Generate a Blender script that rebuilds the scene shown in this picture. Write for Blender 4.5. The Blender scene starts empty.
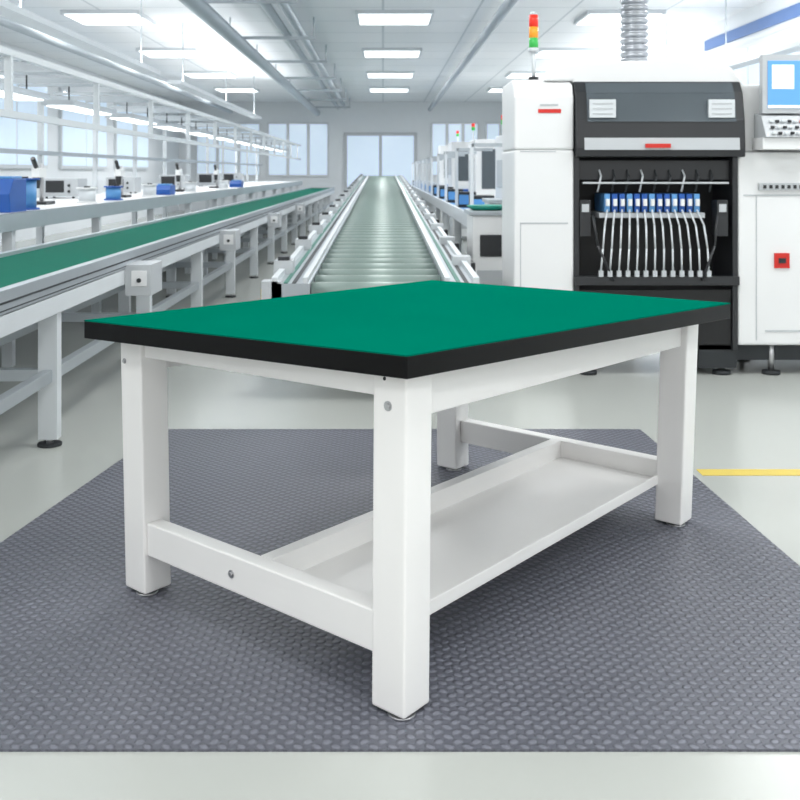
import bpy, bmesh, math, random
from mathutils import Vector, Matrix
random.seed(4)
S=bpy.context.scene
S.view_settings.view_transform='Standard'
S.view_settings.look='None'
COL=S.collection

def lin(c):
    return tuple(((v/255)/12.92 if v/255<=.04045 else ((v/255+.055)/1.055)**2.4) for v in c)+(1,)
def mat(name,rgb,rough=.5,metal=0.0,var=.04,scale=6,emit=None,es=0,bump=0,coat=0,spec=.5):
    m=bpy.data.materials.new(name); m.use_nodes=True
    nt=m.node_tree; N=nt.nodes; L=nt.links
    b=N['Principled BSDF']
    c=lin(rgb)
    tc=N.new('ShaderNodeTexCoord'); nz=N.new('ShaderNodeTexNoise')
    nz.inputs['Scale'].default_value=scale; nz.inputs['Detail'].default_value=3
    L.new(tc.outputs['Object'],nz.inputs['Vector'])
    mx=N.new('ShaderNodeMix'); mx.data_type='RGBA'
    L.new(nz.outputs['Fac'],mx.inputs['Factor'])
    mx.inputs[6].default_value=tuple(max(0,v*(1-var)) for v in c[:3])+(1,)
    mx.inputs[7].default_value=tuple(min(1,v*(1+var)) for v in c[:3])+(1,)
    L.new(mx.outputs[2],b.inputs['Base Color'])
    b.inputs['Roughness'].default_value=rough
    b.inputs['Metallic'].default_value=metal
    b.inputs['Coat Weight'].default_value=coat
    b.inputs['Specular IOR Level'].default_value=spec
    if emit:
        b.inputs['Emission Color'].default_value=lin(emit); b.inputs['Emission Strength'].default_value=es
    if bump:
        bp=N.new('ShaderNodeBump'); bp.inputs['Strength'].default_value=bump; bp.inputs['Distance'].default_value=.002
        n2=N.new('ShaderNodeTexNoise'); n2.inputs['Scale'].default_value=180
        L.new(tc.outputs['Object'],n2.inputs['Vector']); L.new(n2.outputs['Fac'],bp.inputs['Height']); L.new(bp.outputs['Normal'],b.inputs['Normal'])
    return m
M={}
M['white']=mat('white_powdercoat',(243,242,240),.33,var=.015)
M['green']=mat('green_esd_mat',(0,104,84),.9,var=.05,scale=3,spec=.0)
M['beltg']=mat('green_belt',(0,104,85),.75,var=.05,scale=3,spec=.1)
M['black']=mat('black_edge_band',(7,7,8),.4,var=.2,spec=.15)
M['steel']=mat('zinc_steel',(190,190,192),.3,.9)
M['alu']=mat('aluminium_profile',(178,185,190),.35,.5)
M['aluw']=mat('aluminium_light',(212,217,220),.4,.1)
M['dark']=mat('dark_gap',(38,42,45),.6)
M['roller']=mat('roller_pvc',(128,144,138),.4,.15,spec=.35)
M['bed']=mat('conveyor_bed_black',(14,16,16),.9,spec=.0)
M['rail_g']=mat('green_guide_strip',(40,110,95),.5)
M['mach']=mat('machine_white',(230,231,231),.35,var=.01)
M['mgrey']=mat('machine_grey',(186,190,193),.4)
M['char']=mat('charcoal_plastic',(38,40,43),.35)
M['glass']=mat('smoked_window',(92,100,106),.12,.3)
M['bay']=mat('bay_black',(14,15,17),.5)
M['blue']=mat('blue_plastic',(24,84,165),.4)
M['lblue']=mat('light_blue_plastic',(90,150,205),.4)
M['screen']=mat('screen',(90,150,210),.2,emit=(110,170,225),es=.35)
M['scrw']=mat('screen_window',(220,230,240),.2,emit=(225,235,245),es=.4)
M['red']=mat('red_plastic',(205,40,30),.35)
M['redl']=mat('red_lens',(225,50,35),.3,emit=(230,50,30),es=.3)
M['oral']=mat('orange_lens',(235,150,40),.3,emit=(240,150,40),es=.3)
M['grnl']=mat('green_lens',(60,170,80),.3,emit=(60,180,80),es=.3)
M['teal']=mat('teal_tray',(20,140,120),.45)
M['yel']=mat('yellow_tape',(212,188,85),.5)
M['lamp']=mat('lamp_diffuser',(255,255,255),.5,emit=(250,253,255),es=2.2)
M['pipe']=mat('painted_pipe',(176,184,190),.4,.2)
M['duct']=mat('foil_duct',(178,182,188),.35,.7)
M['navy']=mat('navy_sign',(80,115,170),.5)
M['wglass']=mat('window_pane',(196,212,226),.1,emit=(205,222,240),es=.5)

class B:
    def __init__(s,name,warp=None):
        s.name=name; s.bm=bmesh.new(); s.m=[]; s.warp=warp
    def mi(s,k):
        if k not in s.m: s.m.append(k)
        return s.m.index(k)
    def hexa(s,vs,k):
        v=[s.bm.verts.new(p) for p in vs]; i=s.mi(k)
        for f in ((3,2,1,0),(4,5,6,7),(0,1,5,4),(1,2,6,5),(2,3,7,6),(3,0,4,7)):
            fc=s.bm.faces.new([v[j] for j in f]); fc.material_index=i
    def box(s,x0,x1,y0,y1,z0,z1,k):
        x0,x1=sorted((x0,x1));y0,y1=sorted((y0,y1));z0,z1=sorted((z0,z1))
        s.hexa([(x0,y0,z0),(x1,y0,z0),(x1,y1,z0),(x0,y1,z0),(x0,y0,z1),(x1,y0,z1),(x1,y1,z1),(x0,y1,z1)],k)
    def prism(s,pts,axis,a,b,k):
        def P(p,t):
            return {'x':(t,p[0],p[1]),'y':(p[0],t,p[1]),'z':(p[0],p[1],t)}[axis]
        v0=[s.bm.verts.new(P(p,a)) for p in pts]; v1=[s.bm.verts.new(P(p,b)) for p in pts]; i=s.mi(k)
        n=len(pts); fs=[s.bm.faces.new(v0),s.bm.faces.new(v1[::-1])]
        for j in range(n): fs.append(s.bm.faces.new((v0[j],v1[j],v1[(j+1)%n],v0[(j+1)%n])))
        for f in fs: f.material_index=i
        bmesh.ops.recalc_face_normals(s.bm,faces=fs)
    def cyl(s,p0,p1,r,k,seg=16,r2=None):
        p0=Vector(p0);p1=Vector(p1);d=p1-p0;r2=r if r2 is None else r2
        q=d.to_track_quat('Z','Y'); i=s.mi(k)
        A=[];C=[]
        for j in range(seg):
            t=2*math.pi*j/seg; o=Vector((math.cos(t),math.sin(t),0))
            A.append(s.bm.verts.new(p0+q@(o*r))); C.append(s.bm.verts.new(p1+q@(o*r2)))
        fs=[s.bm.faces.new(A[::-1]),s.bm.faces.new(C)]
        for j in range(seg):
            f=s.bm.faces.new((A[j],A[(j+1)%seg],C[(j+1)%seg],C[j])); f.smooth=True; fs.append(f)
        for f in fs: f.material_index=i
    def tube(s,pts,r,k,seg=10):
        for a,b in zip(pts,pts[1:]): s.cyl(a,b,r,k,seg)
    def done(s,bevel=0,parent=None,seg=2,smooth=False):
        if s.warp:
            for v in s.bm.verts: v.co=s.warp(v.co)
        me=bpy.data.meshes.new(s.name); s.bm.to_mesh(me); s.bm.free()
        for k in s.m: me.materials.append(M[k])
        o=bpy.data.objects.new(s.name,me); COL.objects.link(o)
        if bevel:
            b=o.modifiers.new('bevel','BEVEL'); b.width=bevel; b.segments=seg; b.limit_method='ANGLE'; b.angle_limit=math.radians(40)
        if parent: o.parent=parent
        return o
def empty(name):
    e=bpy.data.objects.new(name,None); COL.objects.link(e); return e

# ---------------------------------------------------------------- camera
F=1055.; CZ=1.14
cd=bpy.data.cameras.new('camera'); cam=bpy.data.objects.new('camera',cd); COL.objects.link(cam)
cam.location=(0,0,CZ); cam.rotation_euler=(math.pi/2,0,0)
cd.sensor_width=36; cd.lens=36*F/800
cd.shift_x=17/800; cd.shift_y=-(400-172)/800
cd.clip_end=200
cd.dof.use_dof=True; cd.dof.focus_distance=2.8; cd.dof.aperture_fstop=9
S.camera=cam

# ---------------------------------------------------------------- room
XL,XR,YB,ZC=-6.0,4.6,31.0,3.2
Y0=-2.5
M['floor']=mat('epoxy_floor',(182,185,180),.25,var=.05,scale=.8,spec=.42)
cm=bpy.data.materials.new('ceiling_tiles'); cm.use_nodes=True
nt=cm.node_tree;N=nt.nodes;L=nt.links
tc=N.new('ShaderNodeTexCoord'); br=N.new('ShaderNodeTexBrick'); br.offset=0
br.inputs['Scale'].default_value=1; br.inputs['Brick Width'].default_value=1.2; br.inputs['Row Height'].default_value=1.2
br.inputs['Mortar Size'].default_value=.015
br.inputs['Color1'].default_value=lin((240,242,244)); br.inputs['Color2'].default_value=lin((236,239,241)); br.inputs['Mortar'].default_value=lin((200,206,210))
L.new(tc.outputs['Object'],br.inputs['Vector']); L.new(br.outputs['Color'],N['Principled BSDF'].inputs['Base Color'])
N['Principled BSDF'].inputs['Roughness'].default_value=.6
M['ceil']=cm
M['wall']=mat('wall_paint',(228,232,235),.6,var=.02)
b=B('floor'); b.box(XL,XR,Y0,YB,-.1,0,'floor'); b.done()
b=B('ceiling'); b.box(XL,XR,Y0,YB,ZC,ZC+.1,'ceil'); b.done()
b=B('wall_back'); b.box(XL,XR,YB,YB+.1,0,ZC,'wall'); b.done()
b=B('wall_left'); b.box(XL-.1,XL,Y0,YB,0,ZC,'wall'); b.done()
b=B('wall_right'); b.box(XR,XR+.1,Y0,YB,0,ZC,'wall'); b.done()
b=B('door_1')
YD=YB-.004
b.box(-1.15,1.0,YD-.05,YD,0,2.3,'mgrey'); b.box(-1.05,-.12,YD-.08,YD-.05,.05,2.2,'wglass'); b.box(-.03,.9,YD-.08,YD-.05,.05,2.2,'wglass'); b.done()
for i,(a,c) in enumerate(((-5.5,-3.6),(-3.4,-1.6),(1.4,2.8),(3.0,4.3))):
    b=B('window_%d'%(i+1)); b.box(a,c,YB-.06,YB,1.0,2.6,'aluw')
    w=(c-a)/3
    for j in range(3): b.box(a+w*j+.06,a+w*(j+1)-.04,YB-.07,YB-.05,1.06,2.54,'wglass')
    b.done()
wi=5
for y in (7.5,11.5,15.5,19.5,23.5):
    b=B('window_%d'%wi); wi+=1
    b.box(XR-.06,XR,y,y+3.2,1.75,2.75,'aluw')
    b.box(XR-.07,XR-.05,y+.06,y+1.56,1.81,2.69,'wglass'); b.box(XR-.07,XR-.05,y+1.64,y+3.14,1.81,2.69,'wglass'); b.done()
    b=B('window_%d'%wi); wi+=1
    b.box(XL,XL+.06,y,y+3.2,1.2,2.7,'aluw')
    b.box(XL+.05,XL+.07,y+.06,y+1.56,1.26,2.64,'wglass'); b.box(XL+.05,XL+.07,y+1.64,y+3.14,1.26,2.64,'wglass'); b.done()
b=B('wall_banner'); b.box(XR-.03,XR-.005,9,15,2.86,3.0,'navy'); b.done()
def lamp(name,x,y,z,sx,sy,e,up,parent):
    ld=bpy.data.lights.new(name,'AREA'); ld.shape='RECTANGLE'; ld.size=sx; ld.size_y=sy; ld.energy=e; ld.color=(1,1,1)
    lo=bpy.data.objects.new(name,ld); COL.objects.link(lo); lo.location=(x,y,z); lo.parent=parent
    if up: lo.rotation_euler=(math.pi,0,0)
for j,y in enumerate((-1.4,1.6,4.7,7.8,10.9,13.9,18,22,26)):
    for x in (-3.6,.15,3.1):
        b=B('ceiling_light')
        b.box(x-.5,x+.5,y-.5,y+.5,ZC-.05,ZC-.001,'aluw'); b.box(x-.46,x+.46,y-.46,y+.46,ZC-.058,ZC-.05,'lamp'); o=b.done()
        if y<19: lamp('panel_lamp',x,y,ZC-.07,.9,.9,33,False,o)
        else: lamp('panel_lamp',x,y,ZC-.07,.9,.9,62,False,o)
for x in (-2.75,3.9):  # added up-facing fill lights with hanging housings, invented to brighten the ceiling
    for y in (8,18.5):
        b=B('added_ceiling_fill')
        b.box(x-.09,x+.09,y-4.6,y+4.6,2.30,2.35,'aluw')
        for yy in (y-4,y,y+4): b.cyl((x,yy,2.34),(x,yy,ZC-.002),.008,'alu',6)
        o=b.done(); lamp('ceiling_fill_lamp',x,y,2.36,.15,9.0,64,True,o)
b=B('ceiling_pipes')
for x,z,r in ((-1.3,3.0,.05),(-1.1,3.0,.05),(-1.9,2.85,.09),(-4.4,2.9,.07),(1.35,2.95,.06)):
    b.cyl((x,3,z),(x,30.5,z),r,'pipe',12)
for y in range(5,30,3):
    for x in (-1.2,):
        b.box(x-.85,x+.3,y-.02,y+.02,2.9,2.94,'alu'); b.cyl((x-.83,y,2.92),(x-.83,y,3.19),.01,'alu',6); b.cyl((x+.28,y,2.92),(x+.28,y,3.19),.01,'alu',6)
b.done()
b=B('floor_marking_tape'); b.box(1.2,4.2,3.96,4.04,0,.002,'yel'); b.done()

# ---------------------------------------------------------------- floor mat
mm=bpy.data.materials.new('studded_rubber'); mm.use_nodes=True
nt=mm.node_tree;N=nt.nodes;L=nt.links;bs=N['Principled BSDF']
def mth(op,a,b_=None,c=None):
    n=N.new('ShaderNodeMath'); n.operation=op
    for i,v in enumerate((a,b_,c)):
        if v is None: continue
        if isinstance(v,(int,float)): n.inputs[i].default_value=v
        else: L.new(v,n.inputs[i])
    return n.outputs[0]
tc=N.new('ShaderNodeTexCoord'); mp=N.new('ShaderNodeMapping')
mp.inputs['Rotation'].default_value=(0,0,math.radians(45)); mp.inputs['Scale'].default_value=(38,38,38)
L.new(tc.outputs['Object'],mp.inputs['Vector']); sp=N.new('ShaderNodeSeparateXYZ'); L.new(mp.outputs[0],sp.inputs[0])
x,y=sp.outputs[0],sp.outputs[1]
ix=mth('FLOOR',x);iy=mth('FLOOR',y)
odd=mth('FLOORED_MODULO',mth('ADD',ix,iy),2)
lx=mth('SUBTRACT',mth('SUBTRACT',x,ix),.5); ly=mth('SUBTRACT',mth('SUBTRACT',y,iy),.5)
ev=mth('SUBTRACT',1,odd)
u=mth('ADD',mth('MULTIPLY',lx,ev),mth('MULTIPLY',ly,odd))
v=mth('ADD',mth('MULTIPLY',ly,ev),mth('MULTIPLY',lx,odd))
d2=mth('ADD',mth('POWER',mth('ABSOLUTE',mth('DIVIDE',u,.49)),2),mth('POWER',mth('ABSOLUTE',mth('DIVIDE',v,.37)),2))
h=mth('MAXIMUM',mth('SUBTRACT',1,d2),0)
hs=mth('SMOOTH_MIN',h,.7,.3)
bp=N.new('ShaderNodeBump'); bp.inputs['Strength'].default_value=1.0; bp.inputs['Distance'].default_value=.006
L.new(hs,bp.inputs['Height']); L.new(bp.outputs[0],bs.inputs['Normal'])
mx=N.new('ShaderNodeMix'); mx.data_type='RGBA'; L.new(mth('MULTIPLY',hs,1.5),mx.inputs['Factor'])
mx.inputs[6].default_value=lin((92,94,103)); mx.inputs[7].default_value=lin((116,118,128)); L.new(mx.outputs[2],bs.inputs['Base Color'])
bs.inputs['Roughness'].default_value=.45; bs.inputs['Specular IOR Level'].default_value=.4
M['mat']=mm
MT=.005
b=B('studded_rubber_floor_mat')
b.prism([(-1.34,2.074),(1.24,2.074),(1.135,4.66),(-.963,4.66)],'z',0.0,MT,'mat'); b.done()

# ---------------------------------------------------------------- workbench
Fp=(.0430,2.165);Lp=(-.702,2.872);Rp=(1.004,3.430);Bp=(.263,4.126)
LEN,WID=1.576,1.01
def bil(a,b_,f,r,l,k): return f*(1-a)*(1-b_)+r*a*(1-b_)+l*(1-a)*b_+k*a*b_
def warp(p):
    a=p.x/LEN; c=p.y/WID
    X=bil(a,c,Fp[0],Rp[0],Lp[0],Bp[0]); Y=bil(a,c,Fp[1],Rp[1],Lp[1],Bp[1])
    zb=bil(a,c,.722,.676,.696,.668)
    t=max(0,p.z)/.70
    X+=t*bil(a,c,.006,.026,-.016,-.004); Y+=t*bil(a,c,.015,.005,.005,0)
    return Vector((X,Y,MT+(zb-MT)*t))
W=.093
wb=empty('esd_workbench')
b=B('tabletop')
top={'F':(.0485,2.13,.770),'R':(1.107,3.36,.723),'B':(.193,4.15,.715),'L':(-.802,2.83,.743)}
th=.049
cs=[Vector(top[k]) for k in 'FRBL']
b.hexa([tuple(c-Vector((0,0,th))) for c in cs]+[tuple(c-Vector((0,0,.003))) for c in cs],'black')
b.done(.002,wb)
b=B('tabletop_mat')
b.hexa([tuple(c-Vector((0,0,.003))) for c in cs]+[tuple(c) for c in cs],'green'); b.done(0,wb)
n=0
for (x0,y0) in ((0,0),(LEN-W,0),(0,WID-W),(LEN-W,WID-W)):
    n+=1
    b=B('leg_%d'%n,warp); b.box(x0,x0+W,y0,y0+W,.008,.70,'white'); b.done(.006,wb,3)
    b=B('foot_%d'%n,warp); cx,cy=x0+W/2-.016,y0+W/2-.016
    b.cyl((cx,cy,-.0),(cx,cy,.005),.031,'steel',24); b.cyl((cx,cy,.005),(cx,cy,.012),.008,'steel',12); b.done(0,wb)
b=B('top_rail_end_1',warp); b.box(.012,.05,W,WID-W,.645,.70,'white'); b.done(.003,wb)
b=B('top_rail_end_2',warp); b.box(LEN-.05,LEN-.012,W,WID-W,.645,.70,'white'); b.done(.003,wb)
b=B('apron_1',warp); b.box(W,LEN-W,.02,.06,.60,.70,'white'); b.done(.003,wb)
b=B('apron_2',warp); b.box(W,LEN-W,WID-.06,WID-.02,.60,.70,'white'); b.done(.003,wb)
b=B('lower_rail_end_1',warp); b.box(.010,.06,W,WID-W,.112,.20,'white'); b.done(.004,wb)
b=B('lower_rail_end_2',warp); b.box(LEN-.06,LEN-.010,W,WID-W,.112,.20,'white'); b.done(.004,wb)
b=B('lower_shelf',warp)
yb=WID*.50
b.box(.06,LEN-.06,.09,yb,.135,.14,'white')
b.box(.06,LEN-.06,.086,.094,.128,.160,'white')
b.box(.06,LEN-.06,yb-.035,yb+.005,.135,.20,'white')
b.done(.0015,wb)
b=B('bolts',warp)
def bolt_end(y,z,r=.007):
    b.cyl((0.0,y,z),(-.005,y,z),r,'steel',6); b.cyl((0.002,y,z),(-.0015,y,z),r*1.5,'steel',16)
bolt_end(.05,.63);bolt_end(WID-.02,.63,.005)
b.cyl((0.001,.06,.685),(-.001,.06,.685),.004,'dark',12)
b.cyl((.010,WID*.56,.155),(.004,WID*.56,.155),.006,'steel',6); b.cyl((.011,WID*.56,.155),(.008,WID*.56,.155),.010,'steel',16)
b.done(0,wb)

# ---------------------------------------------------------------- roller conveyor
c0,c1=5.2,28.
def cz(y): return .56+(y-c0)/(c1-c0)*.45
b=B('roller_conveyor')
y=c0+.07
while y<c1:
    b.cyl((-.355,y,cz(y)-.035),(.30,y,cz(y)-.035),.065,'roller',16)
    b.cyl((-.36,y,cz(y)-.035),(.305,y,cz(y)-.035),.015,'steel',8); y+=.29
for (xa,xb) in ((-.55,-.36),(.305,.475)):
    b.hexa([(xa,c0,cz(c0)-.14),(xb,c0,cz(c0)-.14),(xb,c1,cz(c1)-.14),(xa,c1,cz(c1)-.14),(xa,c0,cz(c0)+.03),(xb,c0,cz(c0)+.03),(xb,c1,cz(c1)+.03),(xa,c1,cz(c1)+.03)],'alu')
    for o,k,hh,w in ((.0,'aluw',.06,.03),(.155,'aluw',.06,.025),(.06,'rail_g',.035,.02),(.10,'dark',.033,.02)):
        q=xa+o
        if xa>0 and o==.155: q=xa
        if xa>0 and o==.0: q=xb-.03
        b.hexa([(q,c0,cz(c0)+.03),(q+w,c0,cz(c0)+.03),(q+w,c1,cz(c1)+.03),(q,c1,cz(c1)+.03),(q,c0,cz(c0)+hh),(q+w,c0,cz(c0)+hh),(q+w,c1,cz(c1)+hh),(q,c1,cz(c1)+hh)],k)
b.hexa([(-.36,c0,cz(c0)-.13),(.305,c0,cz(c0)-.13),(.305,c1,cz(c1)-.13),(-.36,c1,cz(c1)-.13),(-.36,c0,cz(c0)-.10),(.305,c0,cz(c0)-.10),(.305,c1,cz(c1)-.10),(-.36,c1,cz(c1)-.10)],'bed')
y=7.2
while y<c1:
    for xx in (-.5,.43):
        b.box(xx-.03,xx+.03,y-.03,y+.03,0.01,cz(y)-.13,'alu'); b.cyl((xx,y,0),(xx,y,.012),.045,'dark',12)
    b.box(-.5,.43,y-.02,y+.02,.2,.24,'alu'); y+=2.5
y=5.6
while y<26:
    b.box(-.58,-.48,y,y+.16,cz(y)+.03,cz(y)+.10,'mgrey'); b.box(-.56,-.5,y+.02,y+.1,cz(y)+.10,cz(y)+.12,'char')
    b.box(.40,.50,y+.4,y+.55,cz(y)+.03,cz(y)+.09,'mgrey'); b.box(.49,.56,y+.8,y+1.0,cz(y)-.1,cz(y)+.02,'char'); y+=1.35
b.box(-.60,-.50,c0+.0,c0+.12,cz(c0)-.12,cz(c0)+.04,'mgrey'); b.box(-.604,-.6,c0+.02,c0+.1,cz(c0)-.05,cz(c0),'yel')
b.done()

# ---------------------------------------------------------------- belt bench (left)
b=B('belt_conveyor_bench')
ya,yz=2.6,29.
b.box(-1.95,-1.36,ya,yz,.690,.705,'beltg')
b.box(-1.94,-1.37,ya,yz,.55,.62,'mgrey')
for xa in (-1.37,-1.98):
    b.box(xa,xa+.04,ya,yz,.64,.725,'alu'); b.box(xa+.004,xa+.036,ya,yz,.56,.635,'aluw')
b.box(-1.331,-1.327,ya,yz,.676,.684,'dark'); b.box(-1.331,-1.328,ya,yz,.65,.655,'dark')
y=4.4-1.74
while y<28:
    for xx in (-1.39,-1.93):
        b.box(xx-.04,xx+.04,y-.03,y+.03,.03,.56,'aluw'); b.cyl((xx,y,0),(xx,y,.012),.05,'dark',16); b.cyl((xx,y,.01),(xx,y,.04),.015,'steel',8)
    b.box(-1.93,-1.39,y-.02,y+.02,.27,.32,'alu'); y+=1.74
b.box(-1.41,-1.37,ya,yz,.27,.32,'alu'); b.box(-1.95,-1.91,ya,yz,.27,.32,'alu')
for y in (5.45,8.6,12.2,16):
    b.box(-1.333,-1.20,y,y+.28,.50,.66,'mgrey'); b.box(-1.30,-1.22,y-.004,y,.55,.63,'mach'); b.cyl((-1.26,y-.001,.58),(-1.26,y-.012,.58),.012,'dark',12)
b.done(.003)

# ---------------------------------------------------------------- assembly desk with rack
b=B('assembly_desk')
b.box(-3.3,-2.15,4.2,28,.86,.90,'mach'); b.box(-2.17,-2.14,4.2,28,.80,.90,'alu')
y=4.3
while y<28:
    for xx in (-2.2,-3.25): b.box(xx-.03,xx+.03,y-.03,y+.03,0,.86,'aluw')
    y+=1.9
b.box(-3.3,-2.2,4.2,28,.25,.28,'mgrey')
b.done()
b=B('overhead_lamp_frame')
y=4.3
while y<28:
    b.box(-3.27,-3.22,y-.025,y+.025,.901,1.86,'aluw')
    b.box(-3.25,-2.2,y-.02,y+.02,1.82,1.86,'alu')
    b.box(-2.22,-2.18,y-.02,y+.02,1.50,1.82,'aluw')
    y+=1.9
for xx in (-2.2,-3.245):
    b.box(xx-.025,xx+.025,4.2,28,1.82,1.86,'aluw')
b.box(-2.225,-2.175,4.2,28,1.46,1.50,'aluw')
b.box(-3.25,-3.2,4.2,28,1.3,1.34,'alu')
y=4.4
while y<26:
    b.box(-2.66,-2.40,y,y+1.3,1.66,1.70,'alu'); b.box(-2.62,-2.44,y+.02,y+1.28,1.652,1.66,'lamp')
    b.cyl((-2.5,y+.2,1.70),(-2.5,y+.2,1.83),.006,'dark',6); b.cyl((-2.5,y+1.1,1.70),(-2.5,y+1.1,1.83),.006,'dark',6)
    b.box(-2.9,-2.2,y+.18,y+.22,1.82,1.84,'alu');b.box(-2.9,-2.2,y+1.08,y+1.12,1.82,1.84,'alu'); y+=1.9
b.done()
def bin_(x,y,z,k='blue',w=.18,h=.14):
    b=B('parts_bin')
    b.prism([(y,z),(y+.28,z),(y+.28,z+h),(y+.06,z+h),(y-.02,z+h*.55)],'x',x,x+w,k)
    b.box(x+.02,x+w-.02,y+.07,y+.26,z+h,z+h+.015,'lblue'); b.done(.004)
def reel(x,y,z,k,r=.09,h=.16):
    b=B('wire_spool')
    b.cyl((x,y,z),(x,y,z+.012),r,k,20); b.cyl((x,y,z+.012),(x,y,z+h-.012),r*.8,'lblue' if k=='blue' else 'aluw',20); b.cyl((x,y,z+h-.012),(x,y,z+h),r,k,20); b.cyl((x,y,z+h),(x,y,z+h+.01),r*.3,'dark',12); b.done()
bin_(-2.36,6.2,.9,'blue',.17,.2); bin_(-2.58,6.2,.9,'blue',.17,.2)
reel(-2.3,6.75,.9,'blue',.1,.2); reel(-2.55,6.9,.9,'blue',.1,.2)
for y in (11.0,16.5): bin_(-2.4,y,.9,'blue',.18,.10)
for y in (8.2,9.0,10.4,12.6,15.2): reel(-2.3,y,.9,'blue' if y==9.0 else 'mach',.08,.12)
def instr(x,y,z,s=1):
    b=B('test_instrument')
    b.box(x,x+.36*s,y,y+.3,z+.015,z+.2*s,'mgrey'); b.box(x+.03,x+.22*s,y-.005,y,z+.06*s,z+.18*s,'char')
    for j in range(2): b.cyl((x+.27*s,y,z+(.07+.06*j)*s),(x+.27*s,y-.015,z+(.07+.06*j)*s),.013,'dark',10)
    for dx in (.03,.3): b.cyl((x+dx*s,y+.04,z),(x+dx*s,y+.04,z+.015),.012,'dark',8); b.cyl((x+dx*s,y+.26,z),(x+dx*s,y+.26,z+.015),.012,'dark',8)
    b.done(.006)
for x,y,s in ((-3.15,7.4,1),(-3.1,9.6,.9),(-3.1,11.8,.9),(-3.1,14.6,1),(-3.1,17.6,1.1),(-3.1,20.2,1.1)):
    instr(x,y,.9,s)
for (x,y) in ((-2.55,7.8),(-2.5,10.0),(-2.5,12.9),(-2.5,15.8)):
    b=B('desk_microscope')
    b.box(x-.09,x+.09,y-.1,y+.12,.9,.925,'char'); b.cyl((x,y+.08,.925),(x,y+.08,1.2),.016,'steel',10)
    b.box(x-.03,x+.03,y-.06,y+.1,1.10,1.17,'mach'); b.cyl((x,y-.03,1.10),(x,y-.03,1.02),.03,'char',14,.022); b.cyl((x,y-.04,1.17),(x,y-.12,1.24),.018,'char',10); b.done(.003)

# ---------------------------------------------------------------- right side stations
b=B('parallel_belt_line')
b.box(.72,1.05,8.6,28,.72,.76,'mgrey'); b.box(.70,.73,8.6,28,.68,.80,'aluw'); b.box(1.04,1.07,8.6,28,.68,.80,'aluw')
b.box(.75,1.02,8.6,28,.76,.765,'lblue')
y=8.8
while y<28:
    for xx in (.74,1.03): b.box(xx-.025,xx+.025,y-.025,y+.025,0,.70,'aluw')
    for xx in (.74,): b.box(xx-.015,xx+.015,y-.015,y+.015,.8,1.38,'aluw')
    b.box(.74,1.1,y-.015,y+.015,1.35,1.38,'alu')
    b.box(.78,.98,y+.5,y+.8,.765,.93,'mgrey' if int(y)%2 else 'char'); b.box(.80,.96,y+.49,y+.5,.80,.90,'lblue')
    y+=1.8
b.done()
for i,(x,y,h) in enumerate(((.62,7.3,.84),(.82,8.0,.9))):
    b=B('board_loader_cabinet')
    b.box(x,x+.42,y,y+.5,.06,h,'mach'); b.box(x+.03,x+.39,y-.008,y,.12,h*.55,'mgrey'); b.box(x+.05,x+.2,y-.012,y,h*.66,h*.84,'char'); b.box(x+.26,x+.36,y-.012,y,h*.7,h*.85,'lblue')
    b.box(x-.02,x+.44,y-.02,y+.52,h,h+.03,'alu')
    for dx in (.05,.37):
        for dy in (.05,.45): b.cyl((x+dx,y+dy,0),(x+dx,y+dy,.06),.025,'dark',10)
    b.done(.006)
b=B('teal_parts_tray'); b.cyl((.74,7.46,.872),(.74,7.46,.90),.11,'teal',28,.15); b.cyl((.74,7.46,.90),(.74,7.46,.906),.15,'teal',28,.145); b.done()

def far_machine(x,y,w,h):
    b=B('inspection_machine')
    b.box(x,x+w,y,y+1.2,.08,h*.55,'mach'); b.box(x,x+w,y+.15,y+1.2,h*.55,h,'mach'); b.box(x+.08,x+w-.08,y+.14,y+.15,h*.6,h*.92,'glass')
    b.box(x+.1,x+w-.1,y-.01,y,.2,h*.45,'mgrey'); b.box(x+.1,x+w*.5,y-.02,y+.0,h*.48,h*.52,'blue')
    b.box(x-.01,x,y+.3,y+1.0,h*.66,h*.84,'mgrey')
    for dx in (.1,w-.1):
        for dy in (.1,1.1): b.cyl((x+dx,y+dy,0),(x+dx,y+dy,.08),.04,'dark',10)
    b.cyl((x+w*.3,y+.5,h),(x+w*.3,y+.5,h+.2),.015,'aluw',8); b.cyl((x+w*.3,y+.5,h+.2),(x+w*.3,y+.5,h+.26),.03,'grnl',10); b.cyl((x+w*.3,y+.5,h+.26),(x+w*.3,y+.5,h+.32),.03,'redl',10)
    b.done(.01)
far_machine(1.15,9.6,1.2,1.5); far_machine(1.15,13,1.3,1.55); far_machine(1.15,17.5,1.3,1.65); far_machine(1.2,22,1.3,1.7)
far_machine(2.9,8.6,1.3,1.6)

# ---------------------------------------------------------------- pick and place machine
YF=5.9; s_=YF/F
def PX(x): return (x-383)*s_
def PZ(y): return CZ-(y-172)*s_
pm=empty('pick_and_place_machine')
b=B('side_column_left')
x0,x1=PX(514),PX(574)
b.box(x0,x1,YF,YF+.6,.14,PZ(150),'mach')
b.prism([(YF,PZ(150)),(YF+.6,PZ(150)),(YF+.6,PZ(78)),(YF+.12,PZ(78)),(YF+.04,PZ(84)),(YF,PZ(97))],'x',x0,x1,'mach')
b.done(.015,pm,3)
b=B('label_left'); b.box(PX(538),PX(561),YF-.003,YF,PZ(113),PZ(109),'red'); b.box(PX(540),PX(558),YF-.003,YF,PZ(106),PZ(104),'mgrey'); b.box(PX(520),PX(568),YF-.002,YF,PZ(224),PZ(222.5),'mgrey'); b.box(PX(520),PX(521),YF-.002,YF,PZ(290),PZ(222.5),'mgrey')
b.box(PX(520),PX(556),YF-.002,YF,PZ(152),PZ(151),'mgrey'); b.done(0,pm)
b=B('roof_housing')
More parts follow.
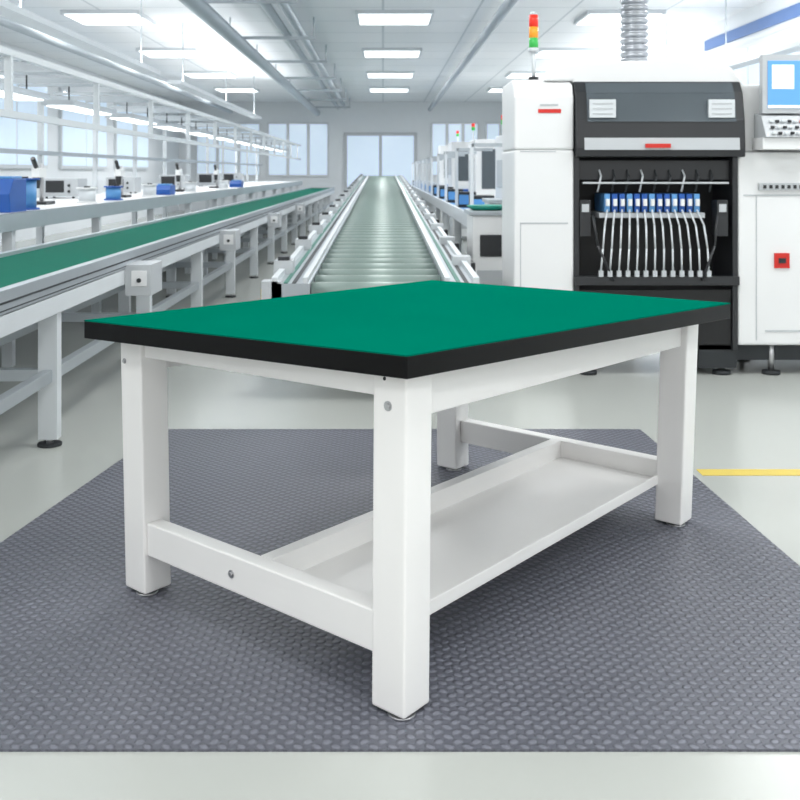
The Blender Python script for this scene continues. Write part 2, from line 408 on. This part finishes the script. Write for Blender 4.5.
b.prism([(PX(545),PZ(80)),(PX(552),PZ(68)),(PX(575),PZ(61)),(PX(700),PZ(58)),(PX(735),PZ(66)),(PX(748),PZ(85)),(PX(748),PZ(150)),(PX(575),PZ(150)),(PX(575),PZ(80))],'y',YF+.06,YF+.7,'mach')
b.done(.012,pm,3)
b=B('hood')
xa,xb=PX(575),PX(743)
prof=[(YF+.12,PZ(79)),(YF+.05,PZ(81)),(YF+.0,PZ(92)),(YF-.035,PZ(120)),(YF-.045,PZ(148)),(YF-.04,PZ(157)),(YF+.12,PZ(157))]
b.prism(prof,'x',xa,xb,'char'); b.done(.006,pm,2)
b=B('hood_window')
w0,w1=PX(586),PX(734)
def hoodq(pa,pb,x0,x1,k,o):
    (ya,za),(yb_,zb_)=pa,pb
    b.hexa([(x0,ya-o,za),(x1,ya-o,za),(x1,ya,za),(x0,ya,za),(x0,yb_-o,zb_),(x1,yb_-o,zb_),(x1,yb_,zb_),(x0,yb_,zb_)],k)
hoodq((YF-.0365,PZ(122)),(YF-.001,PZ(93)),w0,w1,'glass',.006)
hoodq((YF-.001,PZ(93)),(YF+.045,PZ(82.5)),w0,w1,'glass',.008)
hoodq((YF-.046,PZ(150)),(YF-.040,PZ(138)),PX(583),PX(737),'mgrey',.005)
b.box(PX(643),PX(668),YF-.062,YF-.05,PZ(148),PZ(144),'red')
for xx in (588,706):
    b.box(PX(xx),PX(xx+26),YF-.050,YF-.03,PZ(118),PZ(100),'aluw'); 
    for j in range(3): b.box(PX(xx+3),PX(xx+23),YF-.052,YF-.05,PZ(115-5*j),PZ(113.5-5*j),'mgrey')
b.done(0,pm)
b=B('feeder_bay')
ba,bb=PX(574),PX(738)
b.box(ba,bb,YF+.35,YF+.7,.14,PZ(150),'bay')
b.box(ba,ba+.03,YF,YF+.4,.14,PZ(156),'char'); b.box(bb-.03,bb,YF,YF+.4,.14,PZ(156),'char')
b.box(ba+.03,bb-.03,YF+.02,YF+.35,.14,PZ(290),'bay')
b.box(ba+.03,bb-.03,YF+.05,YF+.10,PZ(180),PZ(160),'char')
b.box(ba+.05,bb-.05,YF-.0,YF+.03,PZ(184),PZ(182),'mgrey')
b.box(ba-.0,bb,YF-.03,YF+.02,PZ(285),PZ(276),'char')
b.done(.003,pm)
b=B('feeder_bank')
n=13
for i in range(n):
    x=PX(608)+i*(PX(698)-PX(608))/(n-1)
    b.box(x-.015,x+.015,YF+.02,YF+.3,PZ(212),PZ(194),'blue' if i%3 else 'lblue')
    b.box(x-.010,x+.010,YF+.0,YF+.03,PZ(206),PZ(199),'mach')
    dx=(i-(n-1)/2)*.004
    b.tube([(x,YF+.02,PZ(210)),(x+dx,YF-.03,PZ(225)),(x+dx*1.6,YF-.05,PZ(248)),(x+dx*2,YF-.04,PZ(270))],.0055,'aluw',6)
    b.box(x+dx*2-.012,x+dx*2+.012,YF-.05,YF-.03,PZ(276),PZ(270),'mgrey')
for i in range(9):
    x=PX(600)+i*(PX(712)-PX(600))/8
    b.tube([(x,YF+.1,PZ(162)),(x+.01,YF+.02,PZ(176)),(x-.01,YF+.02,PZ(192))],.006,'mgrey' if i%3==0 else 'dark',6)
b.box(PX(600),PX(706),YF+.02,YF+.32,PZ(218),PZ(213),'mgrey')
for (xx) in (585,722):
    b.box(PX(xx)-.03,PX(xx)+.03,YF-.01,YF+.1,PZ(236),PZ(200),'char'); b.box(PX(xx)-.02,PX(xx)+.02,YF-.015,YF-.01,PZ(212),PZ(204),'mgrey')
b.tube([(PX(592),YF-.02,PZ(215)),(PX(596),YF-.05,PZ(245)),(PX(612),YF-.04,PZ(280))],.008,'char',8)
b.tube([(PX(716),YF-.02,PZ(215)),(PX(712),YF-.05,PZ(245)),(PX(700),YF-.04,PZ(280))],.008,'char',8)
b.done(0,pm)
b=B('side_column_right')
r0,r1=PX(738),PX(868)
b.box(r0,r1,YF,YF+.7,.17,PZ(152),'mach')
b.box(r0,r1,YF+.05,YF+.7,PZ(152),PZ(84),'mach')
b.done(.015,pm,3)
b=B('column_trim')
b.box(r0+.03,r1-.05,YF-.004,YF,PZ(196),PZ(194.5),'mgrey'); b.box(r0+.10,r0+.105,YF-.003,YF,.2,PZ(196),'mgrey'); b.box(PX(765),PX(850),YF-.003,YF,PZ(332),PZ(330),'mgrey')
b.box(PX(758),PX(850),YF-.02,YF,PZ(190),PZ(183),'mgrey')
for i in range(9): b.box(PX(762+i*6),PX(765+i*6),YF-.024,YF-.02,PZ(188.5),PZ(185),'char')
b.box(PX(774),PX(789),YF-.01,YF,PZ(268),PZ(253),'red'); b.box(PX(778),PX(785),YF-.016,YF-.01,PZ(263),PZ(258),'char')
b.box(r0,r1,YF+.05,YF+.65,.08,.17,'dark'); b.box(PX(700),r0,YF+.02,YF+.6,.04,.17,'dark')
b.done(0,pm)
b=B('operator_panel')
b.box(PX(755),PX(812),YF-.12,YF+.05,PZ(150),PZ(138),'mach')
b.prism([(YF-.14,PZ(138)),(YF+.05,PZ(138)),(YF+.05,PZ(113)),(YF-.06,PZ(116))],'x',PX(757),PX(810),'mgrey')
for i in range(7):
    for j in range(3):
        yy=YF-.142+.022*j+.0; zz=PZ(134-6*j)
        b.box(PX(763+i*6),PX(767+i*6),yy-.002+.0,yy+.01,zz-.008,zz+.008,('red' if (i==5 and j==2) else 'char') if (i+j)%2 else 'aluw')
b.done(.004,pm)
b=B('monitor')
b.box(PX(758),PX(812),YF-.07,YF-.02,PZ(114),PZ(56),'mgrey'); b.box(PX(763),PX(807),YF-.074,YF-.07,PZ(109),PZ(62),'screen'); b.box(PX(767),PX(789),YF-.076,YF-.074,PZ(90),PZ(66),'scrw'); b.box(PX(763),PX(807),YF-.0765,YF-.074,PZ(109),PZ(106),'scrw')
b.box(PX(775),PX(795),YF-.02,YF+.1,PZ(105),PZ(80),'char')
b.done(.004,pm)
b=B('machine_feet')
for x in (PX(528),PX(590),PX(725),PX(775),PX(860)):
    for yy in (YF+.06,YF+.55):
        b.cyl((x,yy,0),(x,yy,.02),.05,'dark',14); b.cyl((x,yy,.02),(x,yy,.18),.018,'steel',10)
b.done(0,pm)
b=B('signal_tower')
tx,ty=.885,6.2; q=ty/F
def TZ(y): return CZ-(y-172)*q
b.cyl((tx,ty,TZ(80)),(tx,ty,TZ(48)),.012,'aluw',10); b.cyl((tx,ty,TZ(80)),(tx,ty,TZ(77)),.03,'char',14)
b.cyl((tx,ty,TZ(52)),(tx,ty,TZ(48)),.03,'aluw',16)
b.cyl((tx,ty,TZ(48)),(tx,ty,TZ(38)),.027,'grnl',16); b.cyl((tx,ty,TZ(38)),(tx,ty,TZ(27)),.027,'oral',16); b.cyl((tx,ty,TZ(27)),(tx,ty,TZ(15)),.027,'redl',16); b.cyl((tx,ty,TZ(15)),(tx,ty,TZ(12)),.027,'aluw',16,.015)
b.done(0,pm)
b=B('exhaust_duct')
dx,dy=1.50,6.3
z=1.70
while z<3.15:
    b.cyl((dx,dy,z),(dx,dy,z+.02),.072,'duct',20,.085); b.cyl((dx,dy,z+.02),(dx,dy,z+.04),.085,'duct',20,.072); z+=.04
b.cyl((dx,dy,1.68),(dx,dy,1.74),.11,'mgrey',24)
b.done(0,pm)

# ---------------------------------------------------------------- light
w=bpy.data.worlds.new('world'); S.world=w; w.use_nodes=True
w.node_tree.nodes['Background'].inputs[0].default_value=(.99,.995,1,1); w.node_tree.nodes['Background'].inputs[1].default_value=1.1
